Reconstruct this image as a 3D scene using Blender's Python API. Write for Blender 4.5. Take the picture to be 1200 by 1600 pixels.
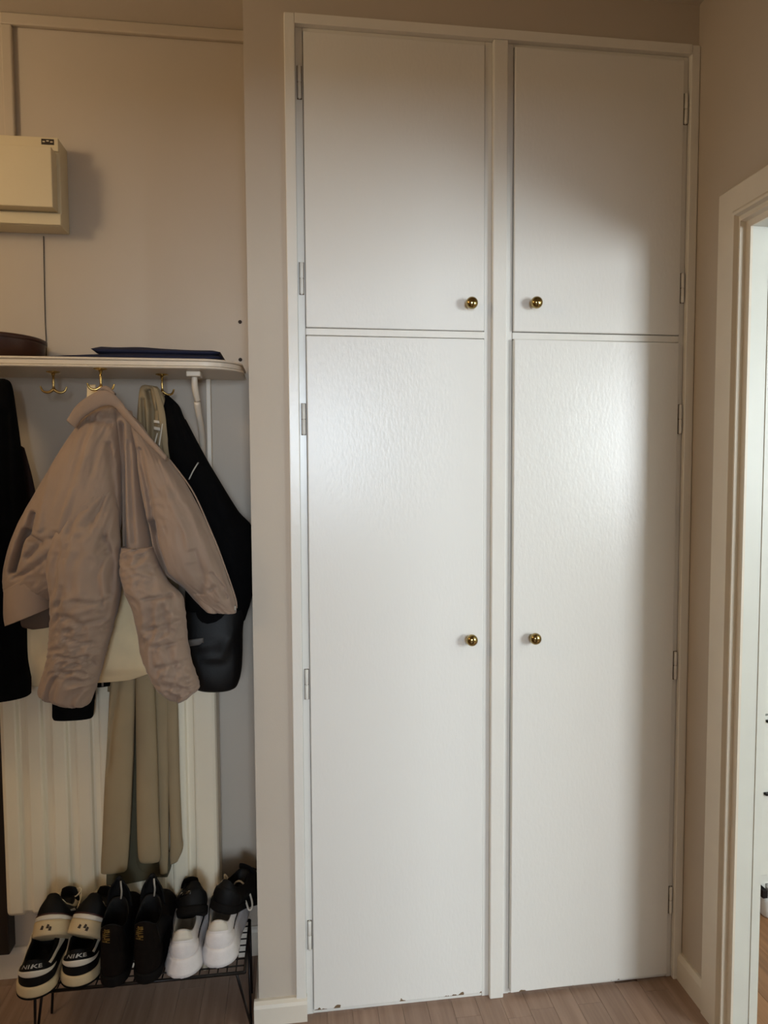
import bpy, bmesh, math, random
import numpy as np
from mathutils import Vector, Matrix, noise

for o in list(bpy.data.objects): bpy.data.objects.remove(o)
scene = bpy.context.scene
COL = scene.collection
random.seed(4)

# ------------------------------------------------------------------ camera
F = 1078.0                                   # focal length in pixels of a 1200x1600 frame
YAW, PIT, ROL = -0.1293, 0.0586, -0.005
CAM = Vector((0.011, -1.7406, 1.4229))
_r = Vector((math.cos(YAW), math.sin(YAW), 0)); _f = Vector((-math.sin(YAW), math.cos(YAW), 0)); _u = Vector((0, 0, 1))
FW = _f*math.cos(PIT) - _u*math.sin(PIT); _u2 = _u*math.cos(PIT) + _f*math.sin(PIT)
RT = _r*math.cos(ROL) + _u2*math.sin(ROL); UP = _u2*math.cos(ROL) - _r*math.sin(ROL)
cd = bpy.data.cameras.new('camera'); cam = bpy.data.objects.new('camera', cd); COL.objects.link(cam)
cd.sensor_fit = 'VERTICAL'; cd.sensor_height = 36; cd.sensor_width = 27; cd.lens = F/1600*36
cd.clip_start = 0.02
M = Matrix((RT, UP, -FW)).transposed().to_4x4(); M.translation = CAM
cam.matrix_world = M
scene.camera = cam

def ray(x, y): return FW + RT*((x-600)/F) + UP*((800-y)/F)
def onY(x, y, Y): d = ray(x, y); return CAM + d*((Y-CAM.y)/d.y)
def onZ(x, y, Z): d = ray(x, y); return CAM + d*((Z-CAM.z)/d.z)
def pix(p):
    d = Vector(p)-CAM; z = d.dot(FW)
    return 600+F*d.dot(RT)/z, 800-F*d.dot(UP)/z

# ------------------------------------------------------------------ world, daylight, exposure
w = bpy.data.worlds.new('world'); scene.world = w; w.use_nodes = True
w.node_tree.nodes['Background'].inputs[0].default_value = (0.75, 0.87, 1.0, 1)
w.node_tree.nodes['Background'].inputs[1].default_value = 1.0
def area(name, loc, target, sx, sy, power, col):
    l = bpy.data.lights.new(name, 'AREA'); l.shape = 'RECTANGLE'; l.size = sx; l.size_y = sy; l.energy = power; l.color = col
    o = bpy.data.objects.new(name, l); COL.objects.link(o); o.location = loc
    o.rotation_euler = (Vector(target)-Vector(loc)).to_track_quat('-Z', 'Y').to_euler()
    return o
# daylight coming in at the two windows of the flat (kitchen on the right, room behind the camera)
area('kitchen_daylight', (2.95, -3.08, 1.65), (2.95, 0, 1.65), 1.15, 1.1, 104, (0.87, 0.95, .99))
area('room_daylight', (0.2, -5.58, 1.775), (0.2, 0, 1.775), 1.2, 1.05, 128, (0.74, 0.87, 1.0))
scene.view_settings.view_transform = 'Standard'; scene.view_settings.look = 'None'
scene.view_settings.exposure = 0.0; scene.view_settings.gamma = 1; scene.view_settings.use_curve_mapping = False

# ------------------------------------------------------------------ materials
def lin(c): return tuple(((v/255)/12.92 if v/255 <= .04045 else ((v/255+.055)/1.055)**2.4) for v in c)
MATS = {}
def mat(name, rgb, rough=.5, metal=0, spec=.5, var=0, vscale=8, bump=0, bscale=200, bstretch=(1, 1, 1), bdist=.001, coat=0, sheen=0):
    m = bpy.data.materials.new(name); m.use_nodes = True; nt = m.node_tree; b = nt.nodes['Principled BSDF']
    c = lin(rgb); b.inputs['Base Color'].default_value = (*c, 1); b.inputs['Roughness'].default_value = rough
    b.inputs['Metallic'].default_value = metal; b.inputs['Specular IOR Level'].default_value = spec
    b.inputs['Coat Weight'].default_value = coat; b.inputs['Sheen Weight'].default_value = sheen
    tc = nt.nodes.new('ShaderNodeTexCoord')
    if var:
        n = nt.nodes.new('ShaderNodeTexNoise'); n.inputs['Scale'].default_value = vscale; n.inputs['Detail'].default_value = 5
        nt.links.new(tc.outputs['Object'], n.inputs['Vector'])
        r = nt.nodes.new('ShaderNodeValToRGB'); r.color_ramp.elements[0].position = .3; r.color_ramp.elements[1].position = .7
        r.color_ramp.elements[0].color = (*[v*(1-var) for v in c], 1); r.color_ramp.elements[1].color = (*[min(1, v*(1+var)) for v in c], 1)
        nt.links.new(n.outputs['Fac'], r.inputs['Fac']); nt.links.new(r.outputs['Color'], b.inputs['Base Color'])
    if bump:
        mp = nt.nodes.new('ShaderNodeMapping'); mp.inputs['Scale'].default_value = bstretch
        n2 = nt.nodes.new('ShaderNodeTexNoise'); n2.inputs['Scale'].default_value = bscale; n2.inputs['Detail'].default_value = 3
        bp = nt.nodes.new('ShaderNodeBump'); bp.inputs['Strength'].default_value = bump; bp.inputs['Distance'].default_value = bdist
        nt.links.new(tc.outputs['Object'], mp.inputs['Vector']); nt.links.new(mp.outputs['Vector'], n2.inputs['Vector'])
        nt.links.new(n2.outputs['Fac'], bp.inputs['Height']); nt.links.new(bp.outputs['Normal'], b.inputs['Normal'])
    MATS[name] = m
    return m
mat('wall', (194, 183, 169), .75, var=.03, vscale=2.5, bump=.25, bscale=260, bdist=.0006)
mat('wall_kitchen', (226, 226, 214), .7, var=.02)
mat('ceiling', (208, 198, 184), .8, var=.02)
mat('paint', (230, 227, 220), .26, var=.015, vscale=6, bump=.4, bscale=120, bstretch=(1, 1, .45), bdist=.0009, spec=.5)
mat('trim', (224, 216, 202), .42, var=.03, vscale=9, bump=.2, bscale=90, bdist=.0006)
mat('white_trim', (217, 219, 213), .4, var=.02, vscale=9)
mat('brass', (160, 140, 92), .13, 1, var=.12, vscale=60)
mat('hook_brass', (205, 175, 110), .25, 1, var=.1, vscale=60)
mat('shelf_paint', (222, 210, 192), .35, var=.02)
mat('box_plastic', (214, 200, 168), .45, var=.02)
mat('radiator', (238, 228, 204), .4, var=.02, bump=.1, bscale=120)
mat('puffer', (152, 130, 113), .72, var=.05, vscale=14, bump=.35, bscale=420, bdist=.0006, sheen=.15)
mat('shade_brown', (96, 76, 60), .7, var=.06)  # shade painted as a colour: padded hem interior and hinge surrounds
mat('cream_canvas', (238, 216, 174), .85, var=.05, vscale=20, bump=.4, bscale=500, bdist=.0006)
mat('khaki', (150, 132, 102), .8, var=.06, vscale=10, bump=.35, bscale=600, bdist=.0005)
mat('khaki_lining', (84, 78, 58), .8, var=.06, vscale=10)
mat('black_wool', (9, 9, 10), .95, var=.2, vscale=30, bump=.3, bscale=400, spec=.1)
mat('leather', (10, 10, 11), .55, spec=.3, var=.2, vscale=40, bump=.5, bscale=260, bdist=.0007)
mat('brown_cloth', (44, 28, 24), .9, var=.15)
mat('navy', (24, 28, 56), .85, var=.12, vscale=12, bump=.3, bscale=300)
mat('bowl_wood', (62, 32, 20), .45, var=.25, vscale=25)
mat('dark_wood', (34, 26, 22), .5, var=.2, vscale=12)
mat('wire_black', (26, 22, 22), .4, .6)
mat('shoe_black', (10, 10, 11), .6, spec=.18, var=.2, vscale=50, bump=.3, bscale=500, bdist=.0004)
mat('shoe_patent', (10, 10, 11), .15)
mat('shoe_suede', (20, 15, 12), .9, spec=.08, var=.2, vscale=60, bump=.4, bscale=500, bdist=.0005)
mat('shoe_white', (222, 216, 214), .6, var=.04, vscale=60, bump=.4, bscale=240, bdist=.001)
mat('sole_cream', (196, 176, 140), .6, var=.05, vscale=30)
mat('shoe_offwhite', (206, 198, 184), .55, var=.04)
mat('rubber_black', (12, 10, 9), .8, spec=.15)
mat('silver_print', (168, 164, 156), .4, .2)
mat('gold_print', (128, 100, 42), .5, .3)
mat('lace_cream', (206, 190, 160), .8)
mat('trunk', (192, 180, 164), .6, var=.03)
mat('lining_grey', (170, 164, 156), .85)
mat('dark_print', (40, 26, 14), .6)
mat('red_brown', (58, 24, 18), .5)
mat('plug', (38, 26, 18), .7)
mat('steel', (150, 150, 150), .3, .9)
mat('bottle_white', (236, 238, 240), .35)
mat('grey_strap', (78, 72, 68), .6)

def wood(name, a, b, scale=1.0):
    m = bpy.data.materials.new(name); m.use_nodes = True; nt = m.node_tree; bs = nt.nodes['Principled BSDF']
    tc = nt.nodes.new('ShaderNodeTexCoord'); mp = nt.nodes.new('ShaderNodeMapping'); mp.inputs['Scale'].default_value = (42*scale, 2.2*scale, 8)
    oi = nt.nodes.new('ShaderNodeObjectInfo'); va = nt.nodes.new('ShaderNodeVectorMath'); va.operation = 'ADD'
    cx = nt.nodes.new('ShaderNodeCombineXYZ'); mu = nt.nodes.new('ShaderNodeMath'); mu.operation = 'MULTIPLY'; mu.inputs[1].default_value = 37
    nt.links.new(oi.outputs['Random'], mu.inputs[0]); nt.links.new(mu.outputs[0], cx.inputs[1])
    nt.links.new(tc.outputs['Object'], va.inputs[0]); nt.links.new(cx.outputs[0], va.inputs[1]); nt.links.new(va.outputs[0], mp.inputs['Vector'])
    n = nt.nodes.new('ShaderNodeTexNoise'); n.inputs['Scale'].default_value = 1; n.inputs['Detail'].default_value = 6; n.inputs['Roughness'].default_value = .65
    nt.links.new(mp.outputs['Vector'], n.inputs['Vector'])
    r = nt.nodes.new('ShaderNodeValToRGB'); r.color_ramp.elements[0].position = .28; r.color_ramp.elements[1].position = .72
    r.color_ramp.elements[0].color = (*lin(a), 1); r.color_ramp.elements[1].color = (*lin(b), 1)
    nt.links.new(n.outputs['Fac'], r.inputs['Fac'])
    hs = nt.nodes.new('ShaderNodeHueSaturation'); mr = nt.nodes.new('ShaderNodeMapRange'); mr.inputs['To Min'].default_value = .9; mr.inputs['To Max'].default_value = 1.1
    nt.links.new(oi.outputs['Random'], mr.inputs['Value']); nt.links.new(mr.outputs[0], hs.inputs['Value']); nt.links.new(r.outputs['Color'], hs.inputs['Color'])
    nt.links.new(hs.outputs['Color'], bs.inputs['Base Color']); bs.inputs['Roughness'].default_value = .45
    MATS[name] = m
wood('laminate', (132, 106, 90), (164, 138, 120))
wood('oak', (122, 84, 54), (168, 122, 84))

# painted door material: glossy brushed paint with small worn chips along the bottom edge
def door_paint():
    m = mat('door_paint', (230, 228, 223), .29, bump=.45, bscale=150, bstretch=(1, 1, .4), bdist=.0008)
    nt = m.node_tree; b = nt.nodes['Principled BSDF']
    ge = nt.nodes.new('ShaderNodeNewGeometry'); sp = nt.nodes.new('ShaderNodeSeparateXYZ'); nt.links.new(ge.outputs['Position'], sp.inputs[0])
    n = nt.nodes.new('ShaderNodeTexNoise'); n.inputs['Scale'].default_value = 30; n.inputs['Detail'].default_value = 4; nt.links.new(ge.outputs['Position'], n.inputs['Vector'])
    lo = nt.nodes.new('ShaderNodeMapRange'); lo.inputs['From Min'].default_value = .006; lo.inputs['From Max'].default_value = .04
    lo.inputs['To Min'].default_value = .13; lo.inputs['To Max'].default_value = -.2; nt.links.new(sp.outputs['Z'], lo.inputs['Value'])
    ad = nt.nodes.new('ShaderNodeMath'); ad.operation = 'ADD'; nt.links.new(n.outputs['Fac'], ad.inputs[0]); nt.links.new(lo.outputs[0], ad.inputs[1])
    gt = nt.nodes.new('ShaderNodeMath'); gt.operation = 'GREATER_THAN'; gt.inputs[1].default_value = .645; nt.links.new(ad.outputs[0], gt.inputs[0])
    mx = nt.nodes.new('ShaderNodeMix'); mx.data_type = 'RGBA'; mx.inputs['A'].default_value = (*lin((230, 228, 223)), 1); mx.inputs['B'].default_value = (*lin((120, 98, 74)), 1)
    nt.links.new(gt.outputs[0], mx.inputs['Factor']); nt.links.new(mx.outputs['Result'], b.inputs['Base Color'])
door_paint()

# ------------------------------------------------------------------ object helpers
def link(o, parent=None):
    COL.objects.link(o)
    if parent is not None: o.parent = parent
    return o
def mesh(name, verts, faces, m, parent=None, smooth=True, mats=None, midx=None):
    me = bpy.data.meshes.new(name); me.from_pydata([tuple(v) for v in verts], [], faces); me.update()
    for k in (mats or [m]): me.materials.append(MATS[k])
    if midx:
        for p, i in zip(me.polygons, midx): p.material_index = i
    if smooth:
        for p in me.polygons: p.use_smooth = True
    return link(bpy.data.objects.new(name, me), parent)
def frombm(name, bm, m, parent=None, smooth=False, angle=None):
    me = bpy.data.meshes.new(name); bmesh.ops.recalc_face_normals(bm, faces=bm.faces); bm.to_mesh(me); bm.free(); me.materials.append(MATS[m])
    if smooth:
        for p in me.polygons: p.use_smooth = True
        if angle: me.set_sharp_from_angle(angle=math.radians(angle))
    return link(bpy.data.objects.new(name, me), parent)
def bmbox(bm, lo, hi, bev=0, seg=2):
    r = bmesh.ops.create_cube(bm, size=1); vs = r['verts']
    lo = Vector(lo); hi = Vector(hi)
    for v in vs: v.co = Vector(((lo[i]+hi[i])/2 + v.co[i]*(hi[i]-lo[i]) for i in range(3)))
    if bev:
        es = list({e for v in vs for e in v.link_edges})
        bmesh.ops.bevel(bm, geom=es, offset=bev, segments=seg, affect='EDGES', profile=.5)
def box(name, lo, hi, m, parent=None, bev=0, seg=2):
    bm = bmesh.new(); bmbox(bm, lo, hi, bev, seg)
    return frombm(name, bm, m, parent, smooth=False)
def boxes(name, lst, m, parent=None, bev=0):
    bm = bmesh.new()
    for lo, hi in lst: bmbox(bm, lo, hi, bev)
    return frombm(name, bm, m, parent, smooth=False)
def empty(name, loc, rot=(0, 0, 0)):
    o = bpy.data.objects.new(name, None); o.location = loc; o.rotation_euler = rot; o.empty_display_size = .05
    return link(o)
def tag(o, label, cat, group=None):
    o['label'] = label; o['category'] = cat
    if group: o['group'] = group
    return o
def struct(o): o['kind'] = 'structure'; return o
def keep(o, parent):                     # world-space mesh under an empty that is not at the origin
    o.parent = parent
    bpy.context.view_layer.update()
    o.matrix_parent_inverse = parent.matrix_world.inverted()
    return o
def tubedata(pts, rad, n=8, cap=True):
    pts = [Vector(p) for p in pts]; V = []; Fc = []
    up = None
    for i, p in enumerate(pts):
        t = (pts[min(i+1, len(pts)-1)]-pts[max(i-1, 0)]).normalized()
        if up is None: up = t.orthogonal().normalized()
        up = (up-t*up.dot(t)); up = up.normalized() if up.length > 1e-6 else t.orthogonal().normalized()
        s = t.cross(up); r = rad[i] if isinstance(rad, (list, tuple)) else rad
        for k in range(n):
            a = 2*math.pi*k/n; V.append(p+up*(r*math.cos(a))+s*(r*math.sin(a)))
    for i in range(len(pts)-1):
        for k in range(n):
            Fc.append((i*n+k, i*n+(k+1) % n, (i+1)*n+(k+1) % n, (i+1)*n+k))
    if cap: Fc.append(tuple(range(n-1, -1, -1))); Fc.append(tuple(range((len(pts)-1)*n, len(pts)*n)))
    return V, Fc
def tube(name, pts, rad, m, parent=None, n=8):
    V, Fc = tubedata(pts, rad, n); return mesh(name, V, Fc, m, parent)
def catmull(P, n):
    P = np.array(P, float); k = len(P); out = []
    t = np.linspace(0, k-1, n)
    for x in t:
        i = min(int(x), k-2); f = x-i
        p0, p1, p2, p3 = P[max(i-1, 0)], P[i], P[i+1], P[min(i+2, k-1)]
        out.append(.5*((2*p1)+(-p0+p2)*f+(2*p0-5*p1+4*p2-p3)*f*f+(-p0+3*p1-3*p2+p3)*f**3))
    return np.array(out)
def spline(pts, n): return [Vector(p) for p in catmull(pts, n)]
def lathe(prof, n=32):                   # (radius, height) about Z
    V = []; Fc = []
    for r, h in prof:
        for k in range(n):
            a = 2*math.pi*k/n; V.append(Vector((r*math.cos(a), r*math.sin(a), h)))
    for i in range(len(prof)-1):
        for k in range(n): Fc.append((i*n+k, i*n+(k+1) % n, (i+1)*n+(k+1) % n, (i+1)*n+k))
    return V, Fc

# ================================================================== STRUCTURE
CE = 2.626; XR = 1.07; YA = 0.26; XP = -0.096; XL = -2.3; YB = -5.5; YH = -2.05
# hall floor with its laminate strips
fl = struct(boxes('floor', [((XL, YB, -.05), (XR+.08, YA, -.0042)), ((XL, YB, -.0042), (XR+.08, -1.0, 0)), ((XL, -1.0, -.0042), (-1.25, YA, 0))], 'laminate'))
pl_w = .0665; pls = {}
def plank_mesh(key, w_, l_, m):
    if key not in pls:
        bm = bmesh.new(); bmbox(bm, (0, 0, -.0041), (w_, l_, 0), .0004, 1)
        me = bpy.data.meshes.new('plank'); bm.to_mesh(me); bm.free(); me.materials.append(MATS[m]); pls[key] = me
    return pls[key]
x = -1.25
while x < XR-.001:
    ww = min(pl_w, XR-x); y = -1.0; first = random.choice([.12, .2, .3, .36])
    while y < YA-.004:
        l_ = min(first if first else random.choice([.28, .36, .44]), YA-y); first = None
        ymax = YA if x < XP else -.0
        if y < ymax:
            o = bpy.data.objects.new('plank', plank_mesh((round(ww, 3), round(l_, 2)), ww-.0005, l_-.0005, 'laminate')); o.location = (x, y, 0)
            link(o, fl)
        y += l_
    x += pl_w
struct(box('ceiling', (XL, YB, CE), (XR+.08, YA, CE+.1), 'ceiling'))
struct(box('wall_alcove', (XL, YA, 0), (XP, YA+.1, CE), 'wall'))
struct(boxes('wall_center', [((XP, 0, 0), (-.0, .62, CE)), ((-.0, 0, 2.515), (XR+.08, .62, CE))], 'wall'))
YJ = -.235; YJ2 = -1.15; ZH = 1.985; TW = .06
struct(boxes('wall_right', [((XR, YJ+.025, 0), (XR+TW, .62, CE)), ((XR, YB, 0), (XR+TW, YJ2-.025, CE)), ((XR, YJ2-.025, ZH+.025), (XR+TW, YJ+.025, CE))], 'wall'))
struct(box('wall_left', (XL-.1, YB, 0), (XL, YA, CE), 'wall'))
struct(boxes('wall_rear', [((XL, YH-.1, 0), (-.24, YH, CE)), ((.55, YH-.1, 0), (XR, YH, CE)), ((-.24, YH-.1, 2.0), (.55, YH, CE))], 'wall'))
struct(boxes('wall_room', [((XL, YB-.1, 0), (-.4, YB, CE)), ((.8, YB-.1, 0), (XR, YB, CE)), ((-.4, YB-.1, 0), (.8, YB, 1.25)), ((-.4, YB-.1, 2.3), (.8, YB, CE))], 'wall'))
def window(n, x0, x1, z0, z1, y):
    wdw = struct(boxes('window_%d' % n, [((x0, y-.09, z0), (x0+.05, y-.03, z1)), ((x1-.05, y-.09, z0), (x1, y-.03, z1)), ((x0, y-.09, z0), (x1, y-.03, z0+.05)), ((x0, y-.09, z1-.05), (x1, y-.03, z1))], 'white_trim'))
window(1, -.4, .8, 1.25, 2.3, YB)
# kitchen shell
KX = 3.9; KY = .8; KB = -3.0
kf = struct(box('floor_kitchen', (XR+TW, KB, -.05), (KX, KY, -.004), 'oak'))
for i in range(8):
    for j in range(4):
        o = bpy.data.objects.new('plank', plank_mesh(('k', j == 3), .1195, .4995, 'oak')); o.location = (XR+TW+.0005+i*.12, -1.0+j*.5-(.2 if i % 2 else 0), 0); link(o, kf)
struct(box('ceiling_kitchen', (XR+TW, KB, CE), (KX, KY, CE+.1), 'wall_kitchen'))
struct(box('wall_kitchen_back', (XR+TW, KY, 0), (KX, KY+.1, CE), 'wall_kitchen'))
struct(box('wall_kitchen_side', (KX, KB, 0), (KX+.1, KY, CE), 'wall_kitchen'))
struct(boxes('wall_kitchen_front', [((XR+TW, KB-.1, 0), (2.35, KB, CE)), ((3.55, KB-.1, 0), (KX, KB, CE)), ((2.35, KB-.1, 0), (3.55, KB, 1.1)), ((2.35, KB-.1, 2.2), (3.55, KB, CE))], 'wall_kitchen'))
window(2, 2.35, 3.55, 1.1, 2.2, KB)

# door casing on the hall side of the kitchen doorway, profiled; jamb lining behind it
def casing_profile(): # (distance from outer edge towards the opening, thickness off the wall)
    return [(0, 0), (0, .016), (.003, .018), (.058, .018), (.060, .020), (.066, .024), (.072, .024), (.076, .014), (.082, .012), (.086, .013), (.088, .021), (.0915, .021), (.094, .008), (.1085, .006), (.1085, 0)]
def extr(name, prof, A, B, m, parent=None):          # prof points already as offsets (Vector) from A and from B
    V = []; n = len(prof)
    for p in prof: V.append(A(p))
    for p in prof: V.append(B(p))
    Fc = [(i, (i+1) % n, n+(i+1) % n, n+i) for i in range(n)] + [tuple(range(n-1, -1, -1)), tuple(range(n, 2*n))]
    return mesh(name, V, Fc, m, parent, smooth=False)
YO = YJ+.108; ZO = ZH+.108; YO2 = YJ2-.108
tr = struct(extr('trim_1', casing_profile(), lambda p: (XR-p[1], YO-p[0], 0), lambda p: (XR-p[1], YO-p[0], ZO-p[0]), 'trim'))
extr('casing_head', casing_profile(), lambda p: (XR-p[1], YO-p[0], ZO-p[0]), lambda p: (XR-p[1], YO2+p[0], ZO-p[0]), 'trim', tr)
extr('casing_near', casing_profile(), lambda p: (XR-p[1], YO2+p[0], ZO-p[0]), lambda p: (XR-p[1], YO2+p[0], 0), 'trim', tr)
dj = struct(boxes('door_1', [((XR-.002, YJ, 0), (XR+.042, YJ+.025, ZH)), ((XR+.042, YJ-.002, 0), (XR+TW+.004, YJ+.025, ZH))], 'white_trim', bev=.0003))
boxes('jamb_near', [((XR-.002, YJ2-.025, 0), (XR+.042, YJ2, ZH)), ((XR+.042, YJ2-.025, 0), (XR+TW+.004, YJ2+.002, ZH))], 'white_trim', dj, bev=.0003)
boxes('jamb_head', [((XR-.002, YJ2, ZH), (XR+.042, YJ, ZH+.025)), ((XR+.042, YJ2, ZH-.002), (XR+TW+.004, YJ, ZH+.025))], 'white_trim', dj, bev=.0003)
# baseboards
def bboard(name, a, b, out, h=.062, t=.014):
    a = Vector((*a, 0)); b = Vector((*b, 0)); out = Vector((*out, 0))
    prof = [(0, 0), (t, 0), (t, h-.014), (t-.003, h-.006), (t*.45, h), (0, h)]
    return struct(extr(name, prof, lambda p: a+out*p[0]+Vector((0, 0, p[1])), lambda p: b+out*p[0]+Vector((0, 0, p[1])), 'trim'))
bboard('baseboard_right', (XR, -.0), (XR, YO), (-1, 0), h=.075)
bboard('baseboard_alcove', (XL, YA), (XP, YA), (0, -1), h=.085)
bboard('baseboard_pillar', (XP-.012, 0), (.028, 0), (0, -1), h=.06, t=.02)
bboard('baseboard_return', (XP, YA-.016), (XP, -.0), (-1, 0), h=.06, t=.012)
# strip along the alcove ceiling and cable trunking down to the box
c1 = onY(20, 20, YA); c2 = onY(34, 20, YA)
struct(box('trim_2', (-.735, YA-.016, CE-.03), (XP, YA, CE), 'trunk', bev=.004))
ct = box('cable_trunking', (-.735, YA-.016, 2.30), (-.708, YA, CE-.0302), 'trunk', bev=.004)
tag(ct, 'narrow painted vertical cable trunking above the fuse box', 'trunking')

# ================================================================== WARDROBE
wr = empty('wardrobe', (0.53, 0, 0)); tag(wr, 'tall built-in white painted wardrobe with four flat doors and brass knobs', 'wardrobe')
def wbox(name, lo, hi, m='paint', bev=.002, parent=None):
    o = box(name, lo, hi, m, None, bev)
    return keep(o, parent or wr)
W = 1.063; ZT = 2.52
wbox('carcass', (.001, .03, 0), (W+.002, .6, 2.514), 'wall', 0)
wbox('stile', (0, -.012, .0), (.026, .03, ZT), bev=.0025)
wbox('stile', (W-.018, -.010, .0), (W+.006, .03, ZT), bev=.0025)
wbox('rail', (.0260, -.0118, ZT-.024), (W-.0180, .03, ZT), bev=.001)
wbox('mullion', (.517, -.011, 0), (.555, .03, ZT-.0242), bev=.003)
for a, b in ((.0262, .044), (.499, .5168), (.5552, .573), (1.031, W-.0184)): wbox('inner_stile', (a, .004, .0), (b, .03, ZT-.0243), bev=.001)
for a, b in ((.044, .499), (.573, 1.031)):
    wbox('inner_rail', (a, .004, 2.487), (b, .03, ZT-.0243), bev=.001)
    wbox('middle_rail', (a, .001, 1.7615), (b, .03, 1.779), bev=.002)
    wbox('threshold', (a, .006, 0), (b, .03, .012), bev=.001)
def knob(door, x, z, y):
    prof = [(.0, 0), (.0085, 0), (.0085, .002), (.0055, .004), (.005, .009), (.0075, .012), (.0125, .0155), (.0152, .020), (.0152, .0235), (.0135, .028), (.0095, .0315), (.005, .033), (.0001, .0334)]
    V, Fc = lathe(prof, 36); V = [Vector((x+v.x, y-v.z, z+v.y)) for v in V]
    o = mesh('knob', V, Fc, 'brass'); o['label'] = 'round polished brass knob'; keep(o, door)
def hinge(door, x, z, y):
    keep(box('hinge_shade', (x-.0058, .0034, z-.0395), (x+.0062, .0039, z+.0395), 'shade_brown'), door)  # thin brown plate painting the shaded outline around the hinge knuckles
    for dz, L in ((.0195, .036), (-.019, .035)):
        V, Fc = lathe([(.0001, -L/2-.003), (.003, -L/2-.002), (.0046, -L/2), (.0046, L/2), (.003, L/2+.001), (.0001, L/2+.001)], 14)
        o = mesh('hinge', [Vector((x, y, z+dz))+v for v in V], Fc, 'paint'); keep(o, door)
def door(x0, x1, z0, z1, y, hx, hz, knobpos, ajar=0):
    d = box('door', (x0, y, z0), (x1, y+.021, z1), 'door_paint', None, .0025)
    keep(d, wr)
    knob(d, knobpos[0], knobpos[1], y)
    for z in hz: hinge(d, hx, z, .0005)
    if ajar:
        bpy.context.view_layer.update()
        Mr = Matrix.Translation((hx, y, 0)) @ Matrix.Rotation(ajar, 4, 'Z') @ Matrix.Translation((-hx, -y, 0))
        d.matrix_world = Mr @ d.matrix_world
door(.0452, .4978, 1.7802, 2.486, -.001, .0355, (2.366, 1.899), (.460, 1.845))
door(.0452, .4978, .0125, 1.7600, -.002, .0365, (1.554, .882, .217), (.462, .986))
door(.5742, 1.0298, 1.7802, 2.4845, -.003, 1.0375, (2.364, 1.904), (.627, 1.849), ajar=.008)
door(.5742, 1.0298, .0125, 1.7600, -.004, 1.0385, (1.559, .889, .224), (.629, .986), ajar=.018)

# ================================================================== ALCOVE FIXTURES
# radiator: one pressed panel with vertical flutes, back panel, brackets
ra = empty('radiator', (-.475, .2, .13)); tag(ra, 'cream white radiator with vertical flutes behind the hanging coats', 'radiator')
xs0, xs1 = -.765, -.208; pitch = .0615
prof = []
xx = xs0+.012
prof += [(xs0, .19), (xs0, .158), (xs0+.004, .151), (xs0+.012, .148)]
while xx+pitch < xs1-.004:
    prof += [(xx+.026, .148), (xx+.031, .1495), (xx+.0345, .158), (xx+.039, .1595), (xx+.052, .158), (xx+.0555, .1495), (xx+.0605, .148)]
    xx += pitch
prof += [(xs1-.012, .148), (xs1-.004, .151), (xs1, .158), (xs1, .19)]
V = []; Fc = []; n = len(prof)
zs = [(.237, .02), (.24, .008), (.249, .001), (.262, 0), (.86, 0), (.873, .001), (.882, .008), (.885, .02)]
for z, ins in zs:
    for px_, py_ in prof: V.append((px_, min(py_+ins, .19), z))
for i in range(len(zs)-1):
    for k in range(n-1): Fc.append((i*n+k, i*n+k+1, (i+1)*n+k+1, (i+1)*n+k))
keep(mesh('front_panel', V, Fc, 'radiator', smooth=False), ra)
keep(box('back_panel', (xs0+.001, .19, .237), (xs1-.001, .235, .885), 'radiator', bev=.004), ra)
for bx in (-.66, -.33): keep(box('bracket', (bx, .235, .3), (bx+.03, YA, .7), 'radiator'), ra)
keep(tube('pipe', [(-.70, .213, .238), (-.70, .213, 0)], .008, 'radiator', n=12), ra)
keep(tube('pipe', [(-.26, .213, .238), (-.26, .213, 0)], .008, 'radiator', n=12), ra)

# dark upright board on the wall at the left edge
db = box('wall_board', (-1.02, .215, .091), (-.787, YA, 1.25), 'dark_wood', bev=.003)
tag(db, 'dark brown upright board on the wall left of the radiator, under the black coat', 'board')

# fuse box
fb = empty('fuse_box', (-.78, YA, 2.066)); tag(fb, 'cream fuse box with raised cover on the alcove wall near the ceiling', 'fuse box')
XB0, XB1 = -.98, -.582
keep(box('housing', (XB0, .195, 2.066), (XB1, YA, 2.287), 'box_plastic', bev=.003), fb)
keep(box('cover', (XB0+.008, .155, 2.100), (XB1-.008, .1952, 2.250), 'box_plastic', bev=.002), fb)
keep(box('lip', (XB0+.0, .188, 2.067), (XB1-.0, .196, 2.097), 'box_plastic', bev=.002), fb)
keep(box('top_strip', (XB0, .186, 2.253), (XB1-.0, .196, 2.287), 'box_plastic', bev=.002), fb)
st = keep(box('sticker', (-.623, .1852, 2.268), (-.592, .1862, 2.282), 'dark_print'), fb); st['label'] = 'small dark sticker with worn print'
for k in range(3): keep(box('print_mark', (-.620+k*.0095, .1846, 2.2735+(.002 if k == 1 else 0)), (-.614+k*.0095, .1853, 2.2765+(.002 if k == 1 else 0)), 'box_plastic'), fb)
# wire
wq = [onY(68, 369, YA-.002), onY(69, 430, YA-.002), onY(70.5, 500, YA-.002), onY(72, 530, YA-.002), onY(72.5, 556, YA-.002)]
tag(tube('wall_wire', spline(wq, 16), .0011, 'plug', n=6), 'thin wire running down the wall from the fuse box to the shelf', 'wire')
for (px_, py_), lb in (((375, 503), 'upper dark screw hole in the wall above the shelf end'), ((375.5, 562), 'lower dark screw hole in the wall beside the shelf end')):
    p = onY(px_, py_, YA); V, Fc = lathe([(.0001, .003), (.002, .003), (.0035, .004), (.005, .0015), (.0055, -.001)], 14)
    o = mesh('screw_hole', [Vector((p.x+v.x, YA-v.z, p.z+v.y)) for v in V], Fc, 'plug'); tag(o, lb, 'screw hole', 'screw holes')

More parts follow.
